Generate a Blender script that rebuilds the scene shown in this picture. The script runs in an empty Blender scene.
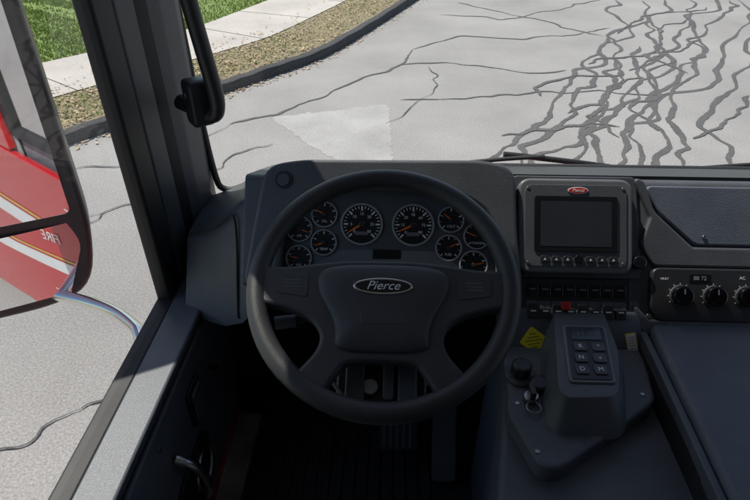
import bpy, math, random
from mathutils import Vector, Matrix
random.seed(11)
sc=bpy.context.scene
COL=bpy.context.collection
# ------------------------------------------------------------ materials
def base_mat(name):
    m=bpy.data.materials.new(name); m.use_nodes=True
    nt=m.node_tree; return m,nt,nt.nodes['Principled BSDF']
def N(nt,t,**k):
    n=nt.nodes.new(t)
    for a,b in k.items(): setattr(n,a,b)
    return n
def plastic(name,col,rough=.5,grain=320,bump=.25,var=.12,metal=0,spec=.5,coat=0,dust=0.0):
    m,nt,p=base_mat(name); L=nt.links.new
    tc=N(nt,'ShaderNodeTexCoord'); 
    n1=N(nt,'ShaderNodeTexNoise'); n1.inputs['Scale'].default_value=9; n1.inputs['Detail'].default_value=6
    L(tc.outputs['Object'],n1.inputs['Vector'])
    r=N(nt,'ShaderNodeValToRGB'); r.color_ramp.elements[0].position=.3; r.color_ramp.elements[1].position=.7
    r.color_ramp.elements[0].color=tuple(c*(1-var) for c in col)+(1,)
    r.color_ramp.elements[1].color=tuple(c*(1+var)+dust for c in col)+(1,)
    L(n1.outputs[0],r.inputs[0]); col_out=r.outputs[0]
    if dust>0:
        n2=N(nt,'ShaderNodeTexNoise'); n2.inputs['Scale'].default_value=420; n2.inputs['Detail'].default_value=2
        L(tc.outputs['Object'],n2.inputs['Vector'])
        r2=N(nt,'ShaderNodeValToRGB'); r2.color_ramp.elements[0].position=.66; r2.color_ramp.elements[1].position=.78
        r2.color_ramp.elements[0].color=(0,0,0,1); r2.color_ramp.elements[1].color=(1,1,1,1)
        L(n2.outputs[0],r2.inputs[0])
        mx=N(nt,'ShaderNodeMix',data_type='RGBA'); L(r2.outputs[0],mx.inputs[0]); L(col_out,mx.inputs[6]); mx.inputs[7].default_value=(.22,.21,.2,1)
        col_out=mx.outputs[2]
    L(col_out,p.inputs['Base Color'])
    mr=N(nt,'ShaderNodeMapRange'); mr.inputs[3].default_value=rough-.06; mr.inputs[4].default_value=rough+.06
    L(n1.outputs[0],mr.inputs[0]); L(mr.outputs[0],p.inputs['Roughness'])
    p.inputs['Metallic'].default_value=metal; p.inputs['Specular IOR Level'].default_value=spec
    p.inputs['Coat Weight'].default_value=coat
    if bump>0:
        v=N(nt,'ShaderNodeTexVoronoi'); v.inputs['Scale'].default_value=grain; L(tc.outputs['Object'],v.inputs['Vector'])
        b=N(nt,'ShaderNodeBump'); b.inputs['Strength'].default_value=bump; b.inputs['Distance'].default_value=.001
        L(v.outputs['Distance'],b.inputs['Height']); L(b.outputs[0],p.inputs['Normal'])
    return m
def ground_mat(name,c1,c2,c3,scale=40,rough=.9,bump=.5,big=.6,lo=.36,hi=.66):
    m,nt,p=base_mat(name); L=nt.links.new
    tc=N(nt,'ShaderNodeTexCoord')
    a=N(nt,'ShaderNodeTexNoise'); a.inputs['Scale'].default_value=scale; a.inputs['Detail'].default_value=8; a.inputs['Roughness'].default_value=.8
    b=N(nt,'ShaderNodeTexNoise'); b.inputs['Scale'].default_value=big; b.inputs['Detail'].default_value=7; b.inputs['Roughness'].default_value=.6
    for q in (a,b): L(tc.outputs['Object'],q.inputs['Vector'])
    r=N(nt,'ShaderNodeValToRGB'); e=r.color_ramp.elements
    e[0].position=lo; e[0].color=c1+(1,); e[1].position=hi; e[1].color=c3+(1,)
    k=e.new(.5); k.color=c2+(1,)
    L(a.outputs[0],r.inputs[0])
    mr=N(nt,'ShaderNodeMapRange'); mr.inputs[1].default_value=.3; mr.inputs[2].default_value=.7; mr.inputs[3].default_value=.80; mr.inputs[4].default_value=1.12
    L(b.outputs[0],mr.inputs[0])
    mx=N(nt,'ShaderNodeMix',data_type='RGBA',blend_type='MULTIPLY'); mx.inputs[0].default_value=1
    L(r.outputs[0],mx.inputs[6]); L(mr.outputs[0],mx.inputs[7])
    L(mx.outputs[2],p.inputs['Base Color'])
    p.inputs['Roughness'].default_value=rough
    bp=N(nt,'ShaderNodeBump'); bp.inputs['Strength'].default_value=bump; bp.inputs['Distance'].default_value=.01
    L(a.outputs[0],bp.inputs['Height']); L(bp.outputs[0],p.inputs['Normal'])
    return m
M={}
M['wheel']=plastic('wheel_leather',(.040,.041,.043),.42,900,.35)
M['hub']=plastic('hub_plastic',(.050,.051,.055),.44,800,.35)
M['dash']=plastic('dash_plastic',(.076,.083,.094),.48,600,.45,dust=.006)
M['dashblk']=plastic('black_plastic',(.024,.025,.028),.40,500,.25)
M['console']=plastic('console_plastic',(.098,.110,.130),.44,600,.45,dust=.006)
M['cover']=plastic('engine_cover_vinyl',(.115,.133,.166),.44,500,.5,dust=.008)
M['bezel']=plastic('bezel_grey',(.15,.155,.165),.42,300,.15)
M['ring']=plastic('gauge_ring_grey',(.30,.31,.33),.3,300,0)
M['gloss']=plastic('gloss_black',(.010,.011,.013),.12,100,0,spec=.6)
M['screen']=plastic('screen_glass',(.030,.035,.042),.10,100,0,spec=.8)
M['gface']=plastic('gauge_face',(.014,.014,.016),.35,100,0)
M['plate']=plastic('gauge_plate',(.15,.155,.165),.45,300,.2)  # brighter grey carries the sunlight on the lower cluster panel
M['chrome']=plastic('chrome',(.82,.81,.79),.20,100,0,metal=1,var=.03)
M['satin']=plastic('satin_metal',(.32,.34,.36),.35,100,0,metal=1)
M['lever']=plastic('lever_metal',(.85,.85,.85),.30,100,0,metal=1,var=.05)
M['pillar']=plastic('pillar_trim',(.085,.090,.098),.48,500,.3,dust=.003)
M['rubber']=plastic('rubber_seal',(.014,.014,.015),.6,200,.2)
M['sill']=plastic('door_sill_paint',(.115,.128,.145),.44,600,.3,dust=.01)
M['doorin']=plastic('door_inner',(.17,.18,.20),.46,600,.35,dust=.004)
M['white']=plastic('white_print',(.85,.85,.85),.5,100,0,var=.03)
M['orange']=plastic('needle_orange',(.95,.20,.02),.4,100,0,var=.03)
M['red']=plastic('red_switch',(.55,.02,.02),.4,100,0)
M['yellow']=plastic('yellow_label',(.88,.72,.03),.45,100,0,var=.05)
M['redpaint']=plastic('red_paint',(.52,.018,.02),.25,100,0,var=.05,coat=.6)
M['whitepaint']=plastic('white_paint',(.75,.75,.74),.3,100,0,var=.03,coat=.4)
M['gold']=plastic('gold_stripe',(.6,.42,.1),.35,100,0,var=.05)
M['floor']=plastic('floor_rubber',(.022,.023,.025),.6,90,.6,dust=.006)
M['step']=plastic('step_tread_sunlit',(.36,.35,.34),.6,90,.8,var=.4,dust=.01)  # raised pale tone carries the sun patch on the floor edge
M['lining']=plastic('cab_lining',(.34,.35,.36),.85,120,.2)
M['kerb']=ground_mat('kerb_asphalt',(.035,.034,.033),(.07,.068,.065),(.14,.135,.125),55,.9,.8,2)
M['road']=ground_mat('road_asphalt',(.18,.171,.160),(.335,.322,.303),(.56,.54,.51),70,.92,.5,.5,.3,.7)
M['reflection_tone']=ground_mat('windshield_reflection_tone',(.28,.27,.255),(.40,.388,.365),(.56,.54,.51),70,.9,.35,1.5,.3,.7)  # lighter asphalt tone that paints a windshield reflection
M['tar']=ground_mat('crack_tar',(.065,.062,.060),(.108,.104,.10),(.17,.164,.156),60,.85,.3,1.5)
M['walk']=ground_mat('sidewalk_concrete',(.40,.37,.325),(.53,.49,.435),(.63,.59,.52),60,.9,.25,.9)
M['verge']=ground_mat('verge_soil',(.09,.075,.04),(.28,.225,.135),(.52,.43,.29),22,.95,1,2.5)
M['lawn']=ground_mat('lawn_grass',(.10,.16,.03),(.19,.27,.06),(.30,.37,.11),30,.95,1,.8)
def leafmat(name,a,b):
    m,nt,p=base_mat(name); L=nt.links.new
    g=N(nt,'ShaderNodeNewGeometry'); r=N(nt,'ShaderNodeValToRGB')
    r.color_ramp.elements[0].color=a+(1,); r.color_ramp.elements[1].color=b+(1,)
    L(g.outputs['Random Per Island'],r.inputs[0]); L(r.outputs[0],p.inputs['Base Color']); p.inputs['Roughness'].default_value=.8
    return m
M['leaf']=leafmat('dry_leaf',(.20,.12,.06),(.58,.45,.28)); M['blade']=leafmat('grass_blade',(.13,.21,.03),(.42,.48,.13))
def glassmat(name,tint,ior=1.45):
    m=bpy.data.materials.new(name); m.use_nodes=True; nt=m.node_tree; nt.nodes.clear(); L=nt.links.new
    o=N(nt,'ShaderNodeOutputMaterial'); t=N(nt,'ShaderNodeBsdfTransparent'); t.inputs[0].default_value=tint+(1,)
    g=N(nt,'ShaderNodeBsdfGlossy'); g.inputs['Roughness'].default_value=.02
    f=N(nt,'ShaderNodeFresnel'); f.inputs[0].default_value=ior; x=N(nt,'ShaderNodeMixShader')
    L(f.outputs[0],x.inputs[0]); L(t.outputs[0],x.inputs[1]); L(g.outputs[0],x.inputs[2]); L(x.outputs[0],o.inputs[0]); return m
M['glass']=glassmat('cab_glass',(.97,.98,.96))
mm,nt_,p_=base_mat('mirror_glass'); p_.inputs['Metallic'].default_value=1; p_.inputs['Roughness'].default_value=.02; p_.inputs['Base Color'].default_value=(.8,.82,.85,1); M['mirror']=mm
# ------------------------------------------------------------ geometry helpers
def group(name):
    e=bpy.data.objects.new(name,None); COL.objects.link(e); e.empty_display_size=.1; return e
class Fr:
    def __init__(s,o,ex,ey):
        s.o=Vector(o); s.x=Vector(ex).normalized(); s.y=Vector(ey).normalized(); s.n=s.x.cross(s.y)
    def mat(s,x=0,y=0,z=0):
        o=s.o+s.x*x+s.y*y+s.n*z
        return Matrix(((s.x[0],s.y[0],s.n[0],o[0]),(s.x[1],s.y[1],s.n[1],o[1]),(s.x[2],s.y[2],s.n[2],o[2]),(0,0,0,1)))
def link_mesh(name,me,mat,parent,mw,smooth=True,ang=35):
    o=bpy.data.objects.new(name,me); COL.objects.link(o); o.matrix_world=mw
    me.materials.clear(); me.materials.append(mat)
    if smooth:
        me.shade_smooth(); me.set_sharp_from_angle(angle=math.radians(ang))
    if parent: o.parent=parent
    return o
def curve_to_mesh(cu):
    o=bpy.data.objects.new('tmp',cu); COL.objects.link(o)
    dg=bpy.context.evaluated_depsgraph_get(); dg.update()
    me=bpy.data.meshes.new_from_object(o.evaluated_get(dg)); bpy.data.objects.remove(o); return me
def rp(pts,r=.01,n=5):
    out=[]; m=len(pts)
    for i in range(m):
        a=Vector(pts[i-1][:2]); b=Vector(pts[i][:2]); c=Vector(pts[(i+1)%m][:2])
        rr=pts[i][2] if len(pts[i])>2 else r
        d1=(a-b); d2=(c-b); k1=min(rr,d1.length*.48); k2=min(rr,d2.length*.48)
        if rr<=1e-6: out.append((b.x,b.y)); continue
        p=b+d1.normalized()*k1; q=b+d2.normalized()*k2
        for j in range(n+1):
            t=j/n; w=p*(1-t)**2+b*2*t*(1-t)+q*t*t; out.append((w.x,w.y))
    return out
def circ(r,x=0,y=0,n=40,ry=None):
    ry=ry or r
    return [(x+r*math.cos(2*math.pi*i/n),y+ry*math.sin(2*math.pi*i/n)) for i in range(n)]
def rect(x0,y0,x1,y1,r=.003): return rp([(x0,y0),(x1,y0),(x1,y1),(x0,y1)],r)
def plate(name,outl,fr,z0,th,mat,parent,bev=.002,holes=(),res=2):
    cu=bpy.data.curves.new('c','CURVE'); cu.dimensions='2D'; cu.fill_mode='BOTH'
    for pts in [outl]+list(holes):
        s=cu.splines.new('POLY'); s.points.add(len(pts)-1)
        for i,p in enumerate(pts): s.points[i].co=(p[0],p[1],0,1)
        s.use_cyclic_u=True
    bev=min(bev,th*.49); cu.extrude=th/2-bev; cu.bevel_depth=bev; cu.bevel_resolution=res
    me=curve_to_mesh(cu)
    return link_mesh(name,me,mat,parent,fr.mat(0,0,z0+th/2))
def tube(name,pts,r,mat,parent,cyc=False,smooth=True,res=6):
    cu=bpy.data.curves.new('c','CURVE'); cu.dimensions='3D'
    s=cu.splines.new('NURBS' if smooth else 'POLY'); s.points.add(len(pts)-1)
    for i,p in enumerate(pts): s.points[i].co=(*p,1)
    s.use_cyclic_u=cyc
    if smooth: s.order_u=3; s.use_endpoint_u=not cyc; s.resolution_u=8
    cu.bevel_depth=r; cu.bevel_resolution=res; cu.use_fill_caps=True
    return link_mesh(name,curve_to_mesh(cu),mat,parent,Matrix())
def text(name,body,fr,x,y,z,size,mat,parent,shear=0,align='CENTER'):
    cu=bpy.data.curves.new('t','FONT'); cu.body=body; cu.size=size; cu.align_x=align; cu.align_y='CENTER'; cu.extrude=.0002; cu.shear=shear
    return link_mesh(name,curve_to_mesh(cu),mat,parent,fr.mat(x,y,z),smooth=False)
def mesh(name,v,f,mat,parent,mw=Matrix(),smooth=False):
    me=bpy.data.meshes.new(name); me.from_pydata(v,[],f); me.update(); return link_mesh(name,me,mat,parent,mw,smooth)
XP=Fr((0,0,0),(0,1,0),(0,0,1))   # local (Y,Z), extrudes +X
HZ=Fr((0,0,0),(1,0,0),(0,1,0))   # horizontal, extrudes +Z
YP=Fr((0,0,0),(1,0,0),(0,0,1))   # local (X,Z), extrudes -Y
# ------------------------------------------------------------ outdoors
def catmull(P,n=10):
    out=[]; P=[Vector(p) for p in P]
    for i in range(len(P)-1):
        a=P[max(i-1,0)]; b=P[i]; c=P[i+1]; d=P[min(i+2,len(P)-1)]
        for j in range(n):
            t=j/n; out.append(.5*((2*b)+(c-a)*t+(2*a-5*b+4*c-d)*t*t+(3*b-a-3*c+d)*t**3))
    out.append(P[-1]); return out
kerb=catmull([(-30,-32),(-18,-14.5),(-9,-2),(-5.6,2.7),(-4.35,4.4),(-3.48,5.5),(-2.9,6.3),(-2.32,7.02),(-1.75,7.8),(-1.02,8.94),(-.29,10.88),(.48,13.12),(2.2,18),(5,27),(14,60)],8)
def offs(P,d):
    out=[]
    for i,p in enumerate(P):
        t=(P[min(i+1,len(P)-1)]-P[max(i-1,0)]).normalized(); out.append(p+Vector((-t.y,t.x))*d)
    return out
def ribbon(name,A,B,za,zb,mat,parent=None):
    v=[(p.x,p.y,za) for p in A]+[(p.x,p.y,zb) for p in B]; n=len(A)
    return mesh(name,v,[(i,i+1,n+i+1,n+i) for i in range(n-1)],mat,parent)
mesh('ground',[(-300,-300,-.02),(300,-300,-.02),(300,300,-.02),(-300,300,-.02)],[(0,1,2,3)],M['lawn'],None)
mesh('road',[(-60,-60,0),(60,-60,0),(60,90,0),(-60,90,0)],[(0,1,2,3)],M['road'],None)
prof=[(0,0.0),(.012,.09),(.03,.12),(.06,.13),(.15,.13)]
v=[];f=[]
for d,z in prof:
    for i,p in enumerate(offs(kerb,d)):
        w=.006*math.sin(i*1.7)+.004*math.sin(i*.61); v.append((p.x,p.y,z+(w if z>.05 else 0)))
n=len(kerb)
for k in range(len(prof)-1):
    for i in range(n-1): f.append((k*n+i,k*n+i+1,(k+1)*n+i+1,(k+1)*n+i))
mesh('kerb',v,f,M['kerb'],None,smooth=True)
ribbon('grass_verge',offs(kerb,.14),offs(kerb,1.15),.126,.14,M['verge'])
ribbon('sidewalk',offs(kerb,1.15),offs(kerb,2.65),.15,.15,M['walk'])
ribbon('lawn',offs(kerb,2.65),offs(kerb,45),.14,.16,M['lawn'])
sj=group('sidewalk_joints')
O1=offs(kerb,1.15);O2=offs(kerb,2.65)
acc=0
v=[];f=[]
for i in range(24,len(kerb)-10):
    acc+=(kerb[i]-kerb[i-1]).length
    if acc>1.5:
        acc=0; t=(kerb[i]-kerb[i-1]).normalized()*.006; a,b=O1[i],O2[i]; k=len(v)
        v+=[(a.x-t.x,a.y-t.y,.154),(a.x+t.x,a.y+t.y,.154),(b.x+t.x,b.y+t.y,.154),(b.x-t.x,b.y-t.y,.154)]; f.append((k,k+1,k+2,k+3))
mesh('joint_lines',v,f,M['kerb'],sj)
v=[];f=[]
seg=kerb[28:100]
for _ in range(3600):
    i=random.randrange(len(seg)-1); t=random.random(); p=seg[i].lerp(seg[i+1],t); tt=(seg[i+1]-seg[i]).normalized(); nn=Vector((-tt.y,tt.x))
    r=random.random()
    if r<.18: d=-abs(random.gauss(0,.09))-.01; z=.008
    elif r<.9: d=random.uniform(.17,1.15); z=.15
    else: d=random.gauss(1.3,.25) ; d=max(d,.2); z=.165
    p=p+nn*d; a=random.uniform(0,6.28); s=random.uniform(.012,.032); k=len(v)
    for q in range(4):
        aa=a+q*math.pi/2; ss=s*(1 if q%2 else .6); v.append((p.x+math.cos(aa)*ss,p.y+math.sin(aa)*ss,z+random.uniform(0,.012)))
    f.append((k,k+1,k+2,k+3))
mesh('fallen_leaves',v,f,M['leaf'],None)
v=[];f=[]
seg=kerb[26:96]
for _ in range(46000):
    i=random.randrange(len(seg)-1); t=random.random(); p=seg[i].lerp(seg[i+1],t); tt=(seg[i+1]-seg[i]).normalized(); nn=Vector((-tt.y,tt.x))
    vg=random.random()<.12
    d=random.uniform(.2,1.1) if vg else 2.66+random.random()**1.4*7
    p=p+nn*d; a=random.uniform(0,6.28); h=random.uniform(.02,.06)*(.5 if vg else 1); w=random.uniform(.004,.009)*1.6; k=len(v)
    lx,ly=random.gauss(0,.02),random.gauss(0,.02)
    v+=[(p.x-math.cos(a)*w,p.y-math.sin(a)*w,.14),(p.x+math.cos(a)*w,p.y+math.sin(a)*w,.14),(p.x+lx,p.y+ly,.14+h)]; f.append((k,k+1,k+2))
mesh('grass',v,f,M['blade'],None)
# tar sealed cracks
CZ=[.0040]
def crack(pts,w,v,f,rough=.10,sub=5):
    P=[Vector(p) for p in pts]
    for lev in range(sub):
        Q=[P[0]]
        for a,b in zip(P[:-1],P[1:]):
            d=b-a; nn=Vector((-d.y,d.x)); Q.append((a+b)/2+nn*random.gauss(0,rough*(1,1,.75,.5,.45)[lev])); Q.append(b)
        P=Q
    for _ in range(2): P=[P[0]]+[(P[i-1]+P[i]*2+P[i+1])/4 for i in range(1,len(P)-1)]+[P[-1]]
    n=len(P); k=len(v); CZ[0]+=.0002; z=CZ[0]; ph=random.uniform(0,6); ph2=random.uniform(0,6)
    for i,p in enumerate(P):
        t=(P[min(i+1,n-1)]-P[max(i-1,0)]).normalized(); nn=Vector((-t.y,t.x)); ww=w*(1+.3*math.sin(i*.09+ph)+.22*math.sin(i*.31+ph2)+random.uniform(-.15,.15))/2
        ww*=min(1,.3+min(i,n-1-i)*.12)
        v.append((p.x+nn.x*ww,p.y+nn.y*ww,z)); v.append((p.x-nn.x*ww,p.y-nn.y*ww,z))
    for i in range(n-1): f.append((k+2*i,k+2*i+1,k+2*i+3,k+2*i+2))
v=[];f=[]
main=[[(2.35,4.9),(2.493,5.227),(3.144,6.433),(4.064,8.135),(5.166,10.04),(6.91,13.35),(8,16)],
[(2.5,4.9),(2.644,5.233),(3.015,5.856),(4.073,7.507),(5.256,9.44),(7.41,13.36)],
[(2.2,4.9),(2.291,5.22),(2.668,6.12),(3.337,7.29),(3.976,8.853),(5.101,10.7),(6.37,13.33)],
[(1.3,4.9),(1.41,5.3),(2.01,5.69),(2.53,6.73),(3.42,7.89),(4.4,10.01),(4.84,11.45),(5.83,13.31)],
[(.8,4.8),(1.0,5.29),(1.55,6.08),(1.88,6.55),(2.44,7.86),(3.29,9.37),(4.27,11.43),(4.75,13.27)],
[(3.3,5.1),(3.6,6.4),(4.6,7.6),(5.7,9.6),(8.2,13.3)],
[(1.7,4.9),(1.9,5.35),(2.45,6.3),(2.9,7.1),(3.6,8.6),(4.0,9.6)],
[(2.0,4.9),(2.15,5.5),(2.3,6.2),(2.75,7.2),(3.0,8.2),(3.6,9.3),(4.3,10.9),(5.3,13.2)],
[(1.3,5.2),(1.7,5.9),(2.2,6.9),(2.7,7.6),(2.9,8.8),(3.7,10.2)],
[(2.9,5.0),(3.2,5.9),(3.5,6.9),(4.4,8.4),(4.9,9.3),(6.2,11.6),(7.2,13.3)],
[(.87,11.73),(1.98,11.35),(3.33,12.25),(4.42,13.26)],
[(.08,6.99),(.9,7.05),(1.64,7.23),(2.74,7.46),(3.6,7.3)],
[(-1.9,6.11),(-1.3,6.6),(-.73,7.42),(.08,8.46),(.27,9.27)],
[(.27,9.27),(1.5,10.1),(2.9,10.2),(3.9,10.8)],
[(.08,8.46),(1.0,8.5),(2.5,8.3)],
[(1.3,12.9),(2.2,11.9),(3.0,11.0),(3.6,10.2)],
[(2.1,6.6),(2.6,6.9),(3.2,7.9),(3.4,8.8)],[(2.5,5.9),(2.3,6.5),(2.75,7.3),(3.5,8.0)],[(3.0,6.1),(2.9,6.8),(3.5,7.6),(4.3,8.9)],
[(3.4,8.3),(4.2,9.1),(4.6,10.3),(5.6,11.6)],[(4.2,8.2),(3.9,9.0),(4.5,10.1),(4.9,11.6)],[(2.9,8.6),(3.6,9.0),(4.5,9.3),(5.2,10.1)],
[(3.3,5.9),(4.1,6.6),(4.6,7.3)],[(3.9,10.4),(4.4,11.2),(5.4,12.1),(6.4,12.6)],[(1.2,5.9),(2.0,6.2),(2.6,6.2)],[(1.9,7.2),(2.5,8.0),(3.3,8.3)]]
for i,P in enumerate(main): crack(P,.060 if i<10 else (.032 if i<16 else .048),v,f,.11)
for P in [[(-2.6,3.9),(-2.53,4.09),(-2.17,4.55),(-1.7,5.0),(-1.3,5.6)],[(-2.4,1.2),(-1.89,1.78),(-1.59,2.09),(-1.2,2.6)],[(-4.5,3.6),(-3.4,3.9),(-2.5,4.1)],[(-3.2,4.9),(-2.4,5.3),(-1.9,6.1)],[(-.1,6.2),(.6,7.6),(.5,8.4)]]: crack(P,.014,v,f,.14)
mesh('road_crack_sealant',v,f,M['tar'],None)
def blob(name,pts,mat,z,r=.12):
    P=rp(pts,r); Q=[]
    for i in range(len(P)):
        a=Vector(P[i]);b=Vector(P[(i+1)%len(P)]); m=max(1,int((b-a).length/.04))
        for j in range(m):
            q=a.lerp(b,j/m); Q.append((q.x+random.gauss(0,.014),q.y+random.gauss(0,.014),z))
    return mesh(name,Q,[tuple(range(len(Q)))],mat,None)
blob('painted_reflection',[(-1.5,6.35),(-.86,6.55),(-.07,6.85),(0.0,5.2),(-.42,5.1),(-.85,5.5),(-1.15,5.95)],M['reflection_tone'],.002)  # pale shape painted on the road in place of a windshield reflection
# ------------------------------------------------------------ steering wheel
sw=group('steering_wheel')
W=Fr((-.012,.74,1.962),(1,0,0),(0,.883,.469))
me_pts=[tuple(W.mat(.2125*math.cos(a),.2125*math.sin(a),0).translation) for a in [i*2*math.pi/72 for i in range(72)]]
tube('rim',me_pts,.0172,M['wheel'],sw,cyc=True,smooth=False,res=8)
L=[(0,.033),(-.06,.0325),(-.105,.027),(-.16,.018),(-.208,.019,.003),(-.208,-.034,.003),(-.158,-.042),(-.112,-.060),(-.090,-.090),(-.095,-.122),(-.131,-.164,.003),(-.096,-.186,.003),(-.074,-.152),(-.058,-.131),(0,-.128)]
R=[(-p[0],)+tuple(p[1:]) for p in L[::-1] if p[0]!=0]
out=rp(L+R,.022,6)
plate('spokes',out,W,-.016,.026,M['hub'],sw,.007,res=4)
pad=[(0,.030),(-.06,.029),(-.100,.022),(-.112,.006),(-.104,-.028),(-.083,-.060),(-.074,-.088),(-.076,-.114),(-.05,-.122),(0,-.123)]
padR=[(-p[0],p[1]) for p in pad[::-1] if p[0]!=0]
def scl(P,s,cy=-.045): return [(x*s,cy+(y-cy)*s) for x,y in P]
po=rp(pad+padR,.02,5)
rings=[(1.0,.004),(1.0,.010),(.985,.0135),(.94,.0165),(.85,.019),(.6,.0215),(.35,.0225),(.12,.023)]
v=[];f=[];n=len(po)
for s,z in rings: v+=[(x,y,z) for x,y in scl(po,s)]
for k in range(len(rings)-1):
    for i in range(n): f.append((k*n+i,k*n+(i+1)%n,(k+1)*n+(i+1)%n,(k+1)*n+i))
f.append(tuple((len(rings)-1)*n+i for i in range(n)))
mesh('horn_pad',v,f,M['hub'],sw,W.mat(),True)
plate('pad_emboss',rect(-.034,-.078,.034,-.058,.006),W,.0175,.0052,M['hub'],sw,.0012)
plate('logo_rim',circ(.0475,0,-.014,48,.0135),W,.018,.0065,M['chrome'],sw,.001)
plate('logo_oval',circ(.0445,0,-.014,48,.0112),W,.0225,.0026,M['gloss'],sw,.0004)
text('logo_text','Pierce',W,0,-.014,.0255,.0215,M['white'],sw,.35)
for sx in(-1,1):
    plate('spoke_recess',rp([(sx*.125,.016),(sx*.178,.012),(sx*.178,-.022),(sx*.125,-.030)],.006),W,.0095,.0016,M['hub'],sw,.0006)
    for i in range(3): plate('spoke_print',rect(sx*.15-.014,-.001-i*.006,sx*.15+.014,.0002-i*.006,.0003),W,.0112,.0003,M['bezel'],sw,.0001)
co_=group('steering_column')
c=W.mat(0,-.02,-.016).translation; d=-W.n
tube('column_tube',[c,c+d*.16],.045,M['dashblk'],co_,smooth=False)
tube('column_lower',[c+d*.15,c+d*.75+Vector((0,.1,0))],.032,M['dashblk'],co_,smooth=False)
q=W.mat(-.04,.0,-.06).translation
tube('turn_signal_stalk',[q,W.mat(-.12,-.045,-.055).translation,W.mat(-.185,-.055,-.05).translation],.009,M['dashblk'],co_)
tube('stalk_tip',[W.mat(-.150,-.050,-.052).translation,W.mat(-.185,-.056,-.05).translation],.0115,M['dash'],co_,smooth=False)
q=Fr(W.mat(0,-.15,-.09).translation,(1,0,0),W.y)
plate('column_bracket',rect(-.07,-.05,.07,.05,.01),q,0,.03,M['dashblk'],co_,.004)
plate('bracket_web',rect(-.055,-.04,-.03,.045,.004),q,.028,.022,M['dash'],co_,.003)
plate('bracket_web_b',rect(.03,-.04,.055,.045,.004),q,.028,.022,M['dash'],co_,.003)
plate('ignition_ring',circ(.012,-.018,-.01),q,.03,.010,M['satin'],co_,.003)
plate('tilt_lever',rect(.006,-.03,.018,.04,.004),q,.03,.02,M['dash'],co_,.003)
tube('wiring_loom',[q.mat(-.10,.03,.0).translation,q.mat(-.05,-.05,.05).translation,q.mat(.02,-.06,.04).translation,q.mat(.09,.02,.0).translation],.005,M['rubber'],co_)
# ------------------------------------------------------------ dashboard
D=Fr((0,1.02,1.894),(1,0,0),(0,.616,.788))
def dx(x): return (x-391.2)*.00215
def dy(y): return (227.7-y)*.00219
def dd(*P): return [(dx(p[0]),dy(p[1]))+tuple(p[2:]) for p in P]
da=group('dashboard')
prL=rp([(1.37,1.862),(1.100,1.972),(.955,1.785),(1.02,1.72),(1.37,1.70)],.012)
plate('dash_body_driver',prL,XP,-.325,.58,M['dash'],da,.004)
prR=rp([(1.37,1.862),(1.100,1.972),(.905,1.722),(.94,1.64),(1.37,1.64)],.012)
plate('dash_body_right',prR,XP,.256,1.35,M['dash'],da,.004)
plate('dash_top_shade_strip',[(1.362,1.871),(1.125,1.9675),(1.127,1.9725),(1.362,1.876)],XP,.262,1.33,M['dashblk'],da,.001)  # black strip added to darken the sunlit dash top
sec=[(-.515,1.760,1.16,1.765,1.06,1.60),(-.45,1.785,1.135,1.80,1.03,1.60),(-.40,1.815,1.115,1.845,1.005,1.61),(-.35,1.842,1.095,1.895,.985,1.64),(-.30,1.855,1.09,1.93,.975,1.70)]
v=[];f=[]
for x,zb,yt,zt,yf,zf in sec:
    v+=[(x,1.38,zb),(x,yt+.08,zt*.6+zb*.4+.006),(x,yt+.02,zt+.002),(x,yt,zt-.008),(x,yt-.012,zt-.03),(x,yf+.008,zf+.03),(x,yf,zf),(x,yf+.05,zf-.03),(x,1.38,zf-.05)]
k=9
for i in range(len(sec)-1):
    for j in range(k-1): a=i*k+j; f.append((a,a+1,a+k+1,a+k))
f.append(tuple(range(k-1,-1,-1)))
mesh('dash_wing',v,f,M['dash'],da,Matrix(),True)
tube('wing_groove',[(-.50,1.150,1.778),(-.45,1.125,1.805),(-.40,1.105,1.845),(-.36,1.09,1.89),(-.355,1.06,1.82),(-.36,1.02,1.72),(-.36,.99,1.65)],.003,M['rubber'],da)
mesh('defrost_shelf',[(-.5,1.40,1.75),(-.30,1.40,1.850),(1.6,1.40,1.850),(1.6,1.36,1.852),(-.30,1.36,1.852),(-.5,1.36,1.75)],[(0,1,4,5),(1,2,3,4)],M['rubber'],da)
hoodO=rp(dd((268,173),(300,167),(480,165),(508,171),(510,232),(516,288),(250,288),(258,232)),.03)
arch=rp(dd((277,277),(280,226),(292,206),(318,194),(345,188),(430,187),(460,192),(485,206),(497,226),(500,277)),.025)
plate('instrument_hood',hoodO,D,-.03,.060,M['dash'],da,.008,holes=[arch],res=4)
plate('speaker_vent',circ(.018,dx(284),dy(184)),D,.0295,.003,M['dashblk'],da,.001)
plate('speaker_vent_cap',circ(.012,dx(284),dy(184)),D,.0325,.002,M['dash'],da,.001)
lid=rp(dd((645,183),(900,183),(900,237),(692,237),(657,206)),.01)
plate('storage_lid_gap',rp(dd((640,180),(905,180),(905,240),(690,240),(653,207)),.01),D,-.021,.008,M['dashblk'],da,.001)
plate('storage_lid',lid,D,-.018,.016,M['cover'],da,.004)
plate('dash_ridge',rp(dd((634,176),(650,212),(640,238),(652,258),(900,258),(900,243),(688,243),(650,208),(640,178)),.006),D,-.02,.02,M['dash'],da,.005)
plate('dash_lower_lip',rp(dd((632,300),(645,314),(900,314),(900,322),(640,325)),.004),D,-.02,.022,M['dash'],da,.005)
for x,y in((700,231),(790,231),(640,258),(645,308)):
    plate('screw',circ(.0035,dx(x),dy(y)),D,-.003,.004,M['satin'],da,.001)
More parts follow.
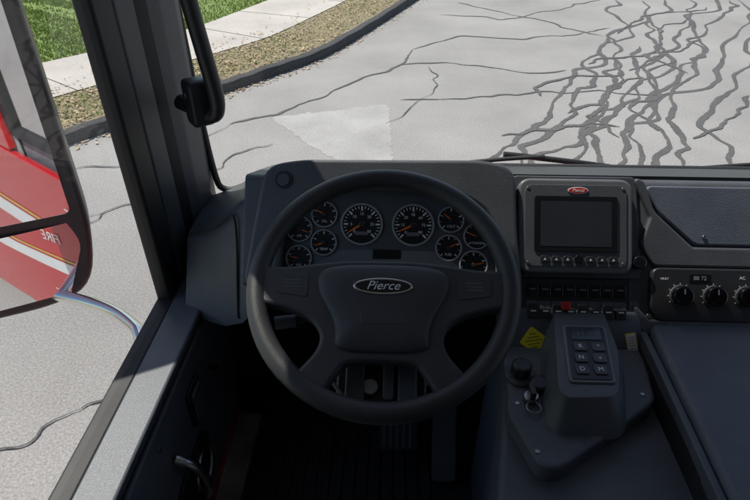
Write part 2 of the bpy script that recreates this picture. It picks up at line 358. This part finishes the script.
# gauge cluster
gc=group('instrument_cluster')
plate('gauge_plate',rp(dd((272,281),(274,222),(290,198),(345,182),(430,181),(490,198),(503,222),(506,281)),.02),D,-.024,.010,M['dashblk'],gc,.001)
plate('lower_fascia_sunlit',rp(dd((292,277),(316,265),(340,250),(437,250),(460,265),(482,277)),.006),D,-.0145,.004,M['plate'],gc,.001)  # paler than the plate above: sunlight put into its colour
plate('centre_display',rect(dx(373),dy(258),dx(401),dy(249),.002),D,-.011,.002,M['gloss'],gc,.0005)
for i in range(9):
    for j in range(2):
        plate('telltale',rect(dx(324+i*15),dy(274)+j*.013,dx(334+i*15),dy(274)+.008+j*.013,.0005),D,-.0108,.001,M['gface'],gc,.0002)
        plate('telltale_icon',rect(dx(327+i*15),dy(274)+.003+j*.013,dx(331+i*15),dy(274)+.0055+j*.013,.0003),D,-.0098,.0005,M['white'],gc,.0001)
def gauge(x,y,r,nt,ang,cap=''):
    r=r*.00215; X=dx(x);Y=dy(y)
    plate('gauge_ring',circ(r,X,Y,48),D,-.0145,.009,M['ring'],gc,.0008,holes=[circ(r*.945,X,Y,48)])
    plate('gauge_face',circ(r*.95,X,Y,48),D,-.0145,.004,M['gface'],gc,.0003)
    v=[];f=[]
    for i in range(nt+1):
        a=math.radians(225-270*i/nt); mj=(i%2==0) if nt<20 else (i%4==0)
        r0=r*(.66 if mj else .76); r1=r*.88; w=r*(.038 if mj else .020)
        c,s=math.cos(a),math.sin(a); k=len(v)
        v+=[(X+c*r0-s*w,Y+s*r0+c*w,-.0098),(X+c*r1-s*w,Y+s*r1+c*w,-.0098),(X+c*r1+s*w,Y+s*r1-c*w,-.0098),(X+c*r0+s*w,Y+s*r0-c*w,-.0098)]; f.append((k,k+1,k+2,k+3))
    mesh('gauge_ticks',v,f,M['white'],gc,D.mat())
    if nt>=20:
        for i in range(0,nt+1,4):
            a=math.radians(225-270*i/nt); text('gauge_number',str(i//4*(5 if x<390 else 15)),D,X+math.cos(a)*r*.5,Y+math.sin(a)*r*.5,-.0097,r*.2,M['white'],gc)
        plate('odometer',rect(X-r*.3,Y-r*.52,X+r*.3,Y-r*.36,.001),D,-.0105,.001,M['bezel'],gc,.0003)
    else:
        text('gauge_caption',cap,D,X,Y-r*.52,-.0097,r*.27,M['white'],gc)
    a=math.radians(ang); c,s=math.cos(a),math.sin(a); w=r*.065
    v=[(X-c*r*.15-s*w,Y-s*r*.15+c*w,-.0085),(X-c*r*.15+s*w,Y-s*r*.15-c*w,-.0085),(X+c*r*.76+s*w*.3,Y+s*r*.76-c*w*.3,-.0085),(X+c*r*.76-s*w*.3,Y+s*r*.76+c*w*.3,-.0085)]
    mesh('needle',v,[(0,1,2,3)],M['orange'],gc,D.mat())
    plate('needle_hub',circ(r*.12,X,Y,20),D,-.0095,.004,M['dashblk'],gc,.001)
gauge(361,224,21,24,212); gauge(413,224,21,24,205)
for g in((298,230,13,-20,'AIR'),(323,215,13,150,'OIL'),(323,243,13,200,'TEMP'),(298,259,13,170,'AIR'),(451,218,13,140,'VOLT'),(449,246,13,30,'FUEL'),(477,234,13,160,'TRANS'),(474,262,14,10,'DEF')): gauge(g[0],g[1],g[2],8,g[3],g[4])
# ------------------------------------------------------------ monitor
mo=group('display_monitor')
plate('monitor_surround',rp(dd((512,174),(634,174),(638,272),(512,272)),.012),D,-.02,.014,M['dash'],mo,.003)
plate('monitor_body',rp(dd((518,180),(624,180),(624,266),(518,266)),.022),D,-.006,.024,M['bezel'],mo,.006,res=4)
plate('monitor_face',rp(dd((522,184),(620,184),(620,262),(522,262)),.018),D,.0175,.003,M['dash'],mo,.001)
plate('screen_bezel',rp(dd((531,195),(611,195),(611,248),(531,248)),.006),D,.0202,.003,M['gloss'],mo,.001)
plate('screen',rp(dd((537,200),(605,200),(605,243),(537,243)),.001),D,.0228,.001,M['screen'],mo,.0003)
plate('logo_badge',circ(.021,dx(573),dy(189),40,.0068),D,.0202,.002,M['whitepaint'],mo,.0005)
plate('logo_badge_in',circ(.0195,dx(573),dy(189),40,.0055),D,.0218,.001,M['red'],mo,.0003)
text('logo_badge_text','Pierce',D,dx(573),dy(189),.023,.010,M['white'],mo,.3)
for i in range(7):
    X=dx(541+i*11); Y=dy(255.5)
    if i==3: plate('nav_pad',circ(.009,X,Y),D,.020,.004,M['gloss'],mo,.001)
    else:
        plate('soft_button',rect(X-.008,Y-.006,X+.008,Y+.006,.003),D,.020,.003,M['dashblk'],mo,.001); mesh('button_icon',[(X-.003,Y-.002,.0236),(X+.003,Y-.002,.0236),(X,Y+.003,.0236)],[(0,1,2)],M['white'],mo,D.mat())
for x,y in((525,187),(617,187),(525,259),(617,259)): plate('screw',circ(.003,dx(x),dy(y),16),D,.0198,.002,M['satin'],mo,.0005)
# ------------------------------------------------------------ switch panel
sp=group('switch_panel')
plate('panel',rp(dd((518,275),(628,275),(626,317),(520,317)),.006),D,-.02,.018,M['dashblk'],sp,.003)
for i in range(8):
    x=532+i*12.2
    plate('switch_bezel',rect(dx(x-5.4),dy(313),dx(x+5.4),dy(296),.002),D,-.003,.004,M['dash'],sp,.001)
    plate('rocker',rect(dx(x-4.4),dy(312),dx(x+4.4),dy(304 if i%2 else 299),.002),D,.0,.007,M['dashblk'],sp,.0015)
    plate('switch_label',rect(dx(x-2.6),dy(306),dx(x+2.6),dy(304.8),.0002),D,.0072,.0006,M['white'],sp,.0001)
    plate('upper_switch',rect(dx(x-4.8),dy(291),dx(x+4.8),dy(280),.002),D,-.003,.006,M['gloss'],sp,.001)
    plate('upper_label',rect(dx(x-3),dy(285),dx(x+3),dy(283.6),.0002),D,.003,.0006,M['bezel'],sp,.0001)
plate('emergency_switch',rect(dx(560),dy(303),dx(567),dy(297),.001),D,.006,.006,M['red'],sp,.002)
plate('dimmer_knob',circ(.0115,dx(634),dy(257),24),D,-.003,.02,M['gloss'],sp,.003)
# ------------------------------------------------------------ climate panel
cp=group('climate_control_panel')
plate('panel',rp(dd((650,263),(860,263),(860,311),(655,311),(648,300)),.014),D,-.02,.024,M['dashblk'],cp,.004)
plate('readout',rect(dx(684),dy(275),dx(705),dy(267),.001),D,.003,.002,M['gloss'],cp,.0005)
text('readout_digits','88 72',D,dx(694),dy(271),.0055,.012,M['ring'],cp)
text('panel_label','AC',D,dx(735),dy(270),.0045,.009,M['white'],cp)
text('panel_label_b','HEAT',D,dx(660),dy(272),.0045,.007,M['white'],cp)
for x in(675,707,738,790):
    plate('knob_base',circ(.022,dx(x),dy(288),32),D,.003,.004,M['dash'],cp,.001)
    plate('knob',circ(.0165,dx(x),dy(288),32),D,.006,.018,M['gloss'],cp,.005,res=4)
    plate('knob_pointer',rect(dx(x)-.001,dy(288)+.004,dx(x)+.001,dy(288)+.014,.0003),D,.0238,.001,M['white'],cp,.0002)
    v=[];f=[]
    for i in range(9):
        a=math.radians(210-30*i); c,s=math.cos(a),math.sin(a); k=len(v); X=dx(x);Y=dy(288)
        v+=[(X+c*.024-s*.0007,Y+s*.024+c*.0007,.0045),(X+c*.027-s*.0007,Y+s*.027+c*.0007,.0045),(X+c*.027+s*.0007,Y+s*.027-c*.0007,.0045),(X+c*.024+s*.0007,Y+s*.024-c*.0007,.0045)];f.append((k,k+1,k+2,k+3))
    mesh('knob_ticks',v,f,M['white'],cp,D.mat())
# ------------------------------------------------------------ console
cs=group('centre_console')
plate('tunnel',rp([(.255,.98),(.25,.80),(.20,.54),(.15,.2),(.12,-.2),(.53,-.2),(.53,.98)],.02),HZ,1.0,.66,M['console'],cs,.012,res=4)
plate('console_base',rp([(.245,.93),(.243,.76),(.231,.70),(.268,.585),(.295,.588),(.505,.735),(.522,.84),(.526,.93)],.018),HZ,1.655,.045,M['console'],cs,.008,res=4)
top=rp([(.350,.93),(.452,.93),(.446,.80),(.416,.70),(.400,.685),(.318,.680),(.308,.70)],.012)
bot=rp([(.335,.95),(.475,.95),(.475,.80),(.440,.68),(.418,.645),(.300,.640),(.283,.69)],.02)
rg=[(0,1.695),(.15,1.705),(.75,1.745),(.93,1.7575),(1,1.761),(1.05,1.7615)]
v=[];f=[];n=len(top)
for t,z in rg:
    for a,b in zip(bot,top): v.append((b[0]+(a[0]-b[0])*(1-t),b[1]+(a[1]-b[1])*(1-t),z))
for k in range(len(rg)-1):
    for i in range(n): f.append((k*n+i,k*n+(i+1)%n,(k+1)*n+(i+1)%n,(k+1)*n+i))
f.append(tuple((len(rg)-1)*n+i for i in range(n)))
mesh('selector_pod',v,f,M['console'],cs,Matrix(),True)
plate('console_upright',rp([(.96,1.64),(.96,1.78),(.913,1.757),(.868,1.6995),(.875,1.65)],.003),XP,.252,.278,M['console'],cs,.002)
for x,y in((.262,.61),(.49,.745),(.245,.715)): plate('console_screw',circ(.0035,x,y,16),HZ,1.699,.003,M['satin'],cs,.001)
gs=group('gear_selector')
plate('selector_plate',rp([(.354,.865),(.438,.865),(.414,.715),(.332,.715)],.008),HZ,1.7605,.005,M['bezel'],gs,.002)
plate('selector_face',rp([(.358,.860),(.433,.860),(.410,.720),(.337,.720)],.006),HZ,1.765,.002,M['dashblk'],gs,.0008)
plate('selector_readout',rp([(.366,.853),(.424,.853),(.420,.822),(.362,.822)],.002),HZ,1.7665,.002,M['gloss'],gs,.0005)
text('readout_text','N  N',HZ,.394,.838,1.7688,.018,M['bezel'],gs)
for X,Y,t in((.372,.802,'R'),(.407,.802,'^'),(.366,.772,'N'),(.401,.772,'v'),(.360,.742,'D'),(.394,.742,'M')):
    plate('key',rect(X-.011,Y-.010,X+.011,Y+.010,.004),HZ,1.766,.004,M['dash'],gs,.0015); text('key_label',t,HZ,X,Y,1.7702,.014,M['white'],gs)
wt=group('warning_tag')
fr=Fr(D.mat(dx(533),dy(334),.002).translation,D.x*.985+D.y*.17,D.y*.985-D.x*.17)
plate('tag',rp([(0,.030),(.030,0),(0,-.030),(-.030,0)],.004),fr,0,.0015,M['yellow'],wt,.0003)
for i,w in enumerate((.007,.013,.018,.012,.006)): plate('tag_print',rect(-w,.0135-i*.007,w,.0147-i*.007,.0003),fr,.0016,.0004,M['dashblk'],wt,.0001)
ws_=group('instruction_label')
fr=Fr(D.mat(dx(629),dy(337),.001).translation,D.x*.98+D.y*.17,D.y*.98-D.x*.17)
plate('label',rect(-.011,-.027,.011,.027,.002),fr,0,.001,M['yellow'],ws_,.0003)
plate('label_white',rect(-.009,-.010,.009,.024,.001),fr,.0011,.0006,M['white'],ws_,.0002)
for i in range(5): plate('label_print',rect(-.007,-.006+i*.006,.007,-.0052+i*.006,.0002),fr,.0018,.0003,M['dashblk'],ws_,.0001)
pb=group('parking_brake_valve')
plate('valve_bezel',circ(.027,.262,.785,28),HZ,1.698,.010,M['dash'],pb,.004)
plate('valve_knob',circ(.015,.262,.785,8),HZ,1.706,.028,M['dashblk'],pb,.005)
plate('key_switch',circ(.012,.272,.725,20),HZ,1.70,.014,M['satin'],pb,.003)
plate('key_bow',rect(.268,.712,.275,.738,.003),HZ,1.713,.02,M['dashblk'],pb,.002)
plate('second_valve',circ(.014,.292,.755,20),HZ,1.70,.018,M['dashblk'],pb,.005)
tube('key_ring',[(.272+.014*math.cos(a*.785),.70+.014*math.sin(a*.785),1.708) for a in range(8)],.0014,M['satin'],pb,cyc=True)
ec=group('engine_cover')
plate('cover_top',rp([(.566,.925),(.562,.86),(.548,.45),(.54,.2),(.53,-.3),(1.55,-.3),(1.55,.925)],.02),HZ,1.0,.742,M['cover'],ec,.016,res=5)
plate('seal_strip',rp([(.53,.93),(.529,.8),(.524,.5),(.508,.2),(.50,-.3),(.533,-.3),(.548,.5),(.566,.93)],.004),HZ,1.0,.712,M['rubber'],ec,.006)
plate('cover_trim_rail',rp([(.531,.92),(.530,.8),(.520,.5),(.504,.2),(.512,.2),(.528,.5),(.538,.8),(.54,.92)],.002),HZ,1.70,.03,M['console'],ec,.003)
plate('cover_bolt',circ(.004,.59,.905,16),HZ,1.742,.003,M['satin'],ec,.001)
# ------------------------------------------------------------ floor & pedals
fl=group('cab_floor')
mesh('floor_pan',[(-.6,-.9,1.08),(1.7,-.9,1.08),(1.7,1.37,1.08),(-.6,1.37,1.08)],[(0,1,2,3)],M['floor'],fl)
for i in range(14): plate('mat_rib',rect(-.36+i*.036,.3,-.346+i*.036,1.1,.002),HZ,1.082,.006,M['floor'],fl,.002)
plate('threshold_tread',rect(-.472,.2,-.405,1.15,.004),HZ,1.082,.02,M['step'],fl,.003)  # door-side strip, its sunlight put into the tread colour
plate('threshold_edge',rect(-.476,.2,-.470,1.15,.001),HZ,1.082,.05,M['redpaint'],fl,.001)
mesh('firewall',[(-.6,1.30,1.08),(1.7,1.30,1.08),(1.7,1.36,1.72),(-.6,1.36,1.72)],[(0,1,2,3)],M['floor'],fl)
pe=group('foot_pedals')
P=Fr((.03,1.0,1.25),(1,0,0),(0,.5,.86))
plate('brake_pad',rect(-.05,-.06,.05,.06,.01),P,0,.015,M['dashblk'],pe,.004)
for i in range(5): plate('pad_rib',rect(-.042+i*.018,-.05,-.036+i*.018,.05,.001),P,.014,.004,M['dash'],pe,.001)
tube('brake_arm',[P.mat(0,0,0).translation,(.03,1.12,1.45),(.03,1.15,1.68)],.012,M['dashblk'],pe)
P=Fr((.16,1.0,1.2),(1,0,0),(0,.6,.8))
plate('accelerator_pad',rect(-.03,-.11,.03,.11,.01),P,0,.015,M['dash'],pe,.004)
tube('accelerator_arm',[P.mat(0,0,0).translation,(.16,1.15,1.4)],.01,M['dashblk'],pe,smooth=False)
# ------------------------------------------------------------ door
dr=group('truck_door')
plate('door_shell',rect(.22,.95,1.2,1.597,.004),XP,-.57,.083,M['doorin'],dr,.006)
plate('door_sill',rp([(-.550,.22),(-.550,1.19),(-.478,1.19),(-.483,.22)],.006),HZ,1.60,.024,M['sill'],dr,.006)
plate('sill_seal',rect(-.590,.2,-.556,1.19,.002),HZ,1.585,.040,M['rubber'],dr,.006)
plate('window_frame_front',rect(-.592,1.085,-.560,1.165,.006),HZ,1.62,1.23,M['rubber'],dr,.003)
plate('window_frame_rear',rect(-.592,.18,-.560,.25,.006),HZ,1.62,1.23,M['rubber'],dr,.003)
plate('window_frame_top',rect(.2,2.80,1.16,2.86,.006),XP,-.592,.032,M['rubber'],dr,.003)
mesh('door_glass',[(-.576,.22,1.62),(-.576,1.12,1.62),(-.576,1.12,2.83),(-.576,.22,2.83)],[(0,1,2,3)],M['glass'],dr)
XD=Fr((-.485,0,0),(0,1,0),(0,0,1))
plate('inner_panel',rp([(.24,1.0),(1.17,1.0),(1.17,1.53),(1.12,1.58),(.24,1.58)],.02),XD,.0,.012,M['doorin'],dr,.004)
plate('switch_pod',rect(.86,1.41,.93,1.52,.01),XD,.011,.012,M['dashblk'],dr,.004)
for i in range(3): plate('window_switch',rect(.87,1.422+i*.032,.918,1.444+i*.032,.003),XD,.021,.008,M['bezel'],dr,.003)
plate('latch_bezel',rp([(.70,1.20),(.90,1.20),(.90,1.36),(.70,1.36)],.04),XD,.011,.012,M['dashblk'],dr,.005)
plate('latch_cup',circ(.05,.835,1.28,32),XD,.021,.004,M['gloss'],dr,.001)
tube('latch_cup_ring',[tuple(XD.mat(.835+.053*math.cos(a*.3927),1.28+.053*math.sin(a*.3927),.025).translation) for a in range(16)],.0045,M['lever'],dr,cyc=True)
tube('latch_handle',[XD.mat(.735,1.46,.02).translation,XD.mat(.735,1.45,.05).translation,XD.mat(.750,1.40,.058).translation,XD.mat(.765,1.34,.060).translation,XD.mat(.785,1.26,.05).translation,XD.mat(.79,1.23,.03).translation],.011,M['lever'],dr)
for y,z in((.98,1.50),(1.12,1.35),(1.12,1.1),(.6,1.5),(.70,1.54)): plate('door_screw',circ(.005,y,z,16),XD,.0125,.003,M['satin'],dr,.001)
tube('lock_knob',[XD.mat(1.02,1.45,.008).translation,XD.mat(1.02,1.45,.035).translation],.008,M['gloss'],dr,smooth=False)
# ------------------------------------------------------------ cab structure
cab=group('truck_cab')
plate('a_pillar_left',rp([(-.60,1.17),(-.560,1.17),(-.548,1.235),(-.520,1.30),(-.508,1.36),(-.512,1.41),(-.545,1.43),(-.60,1.38)],.006),HZ,1.45,1.45,M['pillar'],cab,.003)
plate('a_pillar_seam',rp([(-.556,1.215),(-.545,1.235),(-.524,1.287),(-.536,1.29)],.002),HZ,1.47,1.42,M['rubber'],cab,.001)
plate('pillar_lower',rp([(1.17,1.08),(1.37,1.08),(1.37,1.6),(1.17,1.6)],.005),XP,-.58,.07,M['doorin'],cab,.004)
plate('a_pillar_right',rect(1.62,1.17,1.72,1.42,.01),HZ,1.45,1.45,M['pillar'],cab,.003)
plate('windshield_header',rect(-.6,2.84,1.72,2.92,.01),YP,-1.42,.06,M['lining'],cab,.004)
mesh('headliner',[(-.6,-.9,2.90),(1.72,-.9,2.90),(1.72,1.36,2.90),(-.6,1.36,2.90)],[(0,1,2,3)],M['lining'],cab)
plate('roof',rect(-.63,-.95,1.75,1.44,.05),HZ,2.93,.08,M['redpaint'],cab,.03)
plate('rear_wall',rect(-.6,1.0,1.72,2.9,.01),YP,.9,.03,M['lining'],cab,.003)
plate('rear_quarter_left',rect(-.9,1.52,.18,2.92,.01),XP,-.615,.03,M['redpaint'],cab,.003)
plate('rear_quarter_lining',rect(-.88,1.0,.2,2.87,.01),XP,-.582,.01,M['lining'],cab,.002)
plate('side_panel_left',rect(-.93,.55,1.42,1.50,.02),XP,-.618,.03,M['redpaint'],cab,.005)
plate('side_lower_right',rect(-.93,.55,1.42,1.60,.02),XP,1.70,.03,M['redpaint'],cab,.005)
plate('rear_quarter_right',rect(-.9,1.6,.18,2.92,.01),XP,1.70,.03,M['redpaint'],cab,.003)
plate('front_panel',rect(-.61,.5,1.73,1.70,.03),YP,-1.47,.05,M['redpaint'],cab,.01)
mesh('side_stripe',[(-.6205,-.92,1.08),(-.6205,1.40,1.08),(-.6205,1.40,1.17),(-.6205,-.92,1.17)],[(0,1,2,3)],M['whitepaint'],cab)
mesh('side_stripe_gold',[(-.6205,-.92,1.185),(-.6205,1.40,1.185),(-.6205,1.40,1.20),(-.6205,-.92,1.20)],[(0,1,2,3)],M['gold'],cab)
LS=Fr((-.6235,0,0),(0,-1,0),(0,0,1))
text('door_lettering','FIRE',LS,-.62,1.33,0,.085,M['whitepaint'],cab)
text('door_lettering_small','RESCUE',LS,-.65,.85,0,.12,M['whitepaint'],cab)
tb=group('truck_body')
plate('body_box',rect(-.62,-8.5,1.74,-1.0,.03),HZ,.6,2.5,M['redpaint'],tb,.02)
for i in range(5):
    y=-1.15-i*1.45
    plate('roller_door',rect(y-1.3,.8,y,2.5,.02),XP,-.632,.014,M['satin'],tb,.003)
mesh('body_stripe',[(-.6345,-8.4,1.08),(-.6345,-1.05,1.08),(-.6345,-1.05,1.17),(-.6345,-8.4,1.17)],[(0,1,2,3)],M['whitepaint'],tb)
wsd=group('windshield')
mesh('glass',[(-.515,1.385,1.72),(1.64,1.385,1.72),(1.64,1.36,2.85),(-.515,1.36,2.85)],[(0,1,2,3)],M['glass'],wsd)
sp_=[(-.515,1.395,2.3),(-.508,1.395,1.80),(-.47,1.395,1.765),(-.41,1.395,1.79),(-.33,1.395,1.825),(-.22,1.395,1.852),(-.05,1.395,1.858),(.6,1.395,1.860),(1.6,1.395,1.860)]
tube('lower_seal',sp_,.009,M['rubber'],wsd)
v=[(p[0],1.398,p[2]) for p in sp_[2:]]+[(p[0],1.398,1.6) for p in sp_[2:]]; n=len(sp_)-2
mesh('frit_band',v,[(i,i+1,n+i+1,n+i) for i in range(n-1)],M['rubber'],wsd)
for k,(a,b) in enumerate((((.20,1.44,1.845),(.42,1.44,1.868)),((.85,1.44,1.84),(1.25,1.44,1.872)))):
    w=group('windshield_wiper')
    tube('blade',[a,((a[0]+b[0])/2,1.44,(a[2]+b[2])/2+.006),b],.006,M['rubber'],w)
    tube('arm',[((a[0]+b[0])/2,1.455,a[2]+.022),(b[0]+.05,1.46,a[2]+.005),(b[0]+.2,1.47,a[2]-.02)],.008,M['rubber'],w)
# ------------------------------------------------------------ grab handle
gh=group('grab_handle')
tube('bar',[(-.432,1.20,2.62),(-.428,1.20,2.45),(-.418,1.20,2.32),(-.405,1.20,2.215),(-.395,1.20,2.14),(-.392,1.20,2.095),(-.405,1.205,2.065),(-.43,1.215,2.065)],.0175,M['dashblk'],gh)
fr=Fr((-.452,1.215,2.095),(.6,-.8,0),(0,0,1))
plate('foot',rect(-.02,-.045,.024,.045,.012),fr,-.035,.05,M['dashblk'],gh,.008)
tube('foot_arm',[(-.42,1.21,2.07),(-.50,1.26,2.08)],.018,M['dashblk'],gh,smooth=False)
plate('foot_bolt',circ(.008,0,.02,16),fr,.015,.004,M['satin'],gh,.001)
# ------------------------------------------------------------ mirror
sm=group('side_mirror')
MR=Fr((-.985,1.262,0),(.887,.46,0),(0,0,1))
plate('housing',rp([(-.18,1.465,.02),(-.02,1.462,.08),(.085,1.50,.09),(.128,1.68,.08),(.140,2.45,.05),(.10,2.52,.05),(-.18,2.52,.04)],.04),MR,-.09,.10,M['dashblk'],sm,.015,res=4)
plate('flat_glass',rp([(-.165,1.745),(.105,1.745),(.122,2.45),(.09,2.50),(-.165,2.50)],.02),MR,.0095,.003,M['mirror'],sm,.001)
v=[];f=[];NX,NY=16,12
for j in range(NY+1):
    for i in range(NX+1):
        u_=i/NX; y=1.49+.225*j/NY; xm=.035+.065*min(1,(j/NY)*1.6); x=-.165+(xm+.165)*u_; cx=(x+.03)/.13; cy=(y-1.60)/.12
        v.append((x,y,.020-.005*(cx*cx*.6+cy*cy*.4)-.05*cx*.13))
for j in range(NY):
    for i in range(NX): a=j*(NX+1)+i; f.append((a,a+1,a+NX+2,a+NX+1))
mesh('convex_glass',v,f,M['mirror'],sm,MR.mat(),True)
tube('mirror_arm',[(-1.02,1.27,1.48),(-.97,1.25,1.485),(-.87,1.21,1.50),(-.76,1.15,1.52),(-.68,1.08,1.54),(-.625,1.02,1.56),(-.60,.95,1.54)],.0175,M['chrome'],sm)
# ------------------------------------------------------------ light, camera
el=math.radians(56); az=math.radians(-46)
sd=Vector((math.sin(az)*math.cos(el),math.cos(az)*math.cos(el),math.sin(el)))
w=bpy.data.worlds.new('World'); sc.world=w; w.use_nodes=True; nt=w.node_tree
sk=nt.nodes.new('ShaderNodeTexSky'); sk.sky_type='NISHITA'; sk.sun_disc=False; sk.sun_elevation=el; sk.sun_rotation=az%(2*math.pi)
nt.links.new(sk.outputs[0],nt.nodes['Background'].inputs[0]); nt.nodes['Background'].inputs[1].default_value=.14
sl=bpy.data.lights.new('sun','SUN'); sl.energy=4.9; sl.angle=math.radians(.53); sl.color=(1,.95,.88)
so=bpy.data.objects.new('sun',sl); COL.objects.link(so); so.rotation_euler=sd.to_track_quat('Z','Y').to_euler()
cam=bpy.data.cameras.new('camera'); cam.sensor_width=36; cam.lens=562*36/750; cam.clip_start=.02; cam.clip_end=1000
co=bpy.data.objects.new('camera',cam); COL.objects.link(co); co.location=(0,0,2.55); co.rotation_euler=(math.radians(55),0,math.radians(2))
sc.camera=co
sc.view_settings.view_transform='Standard'; sc.view_settings.look='None'; sc.view_settings.exposure=0
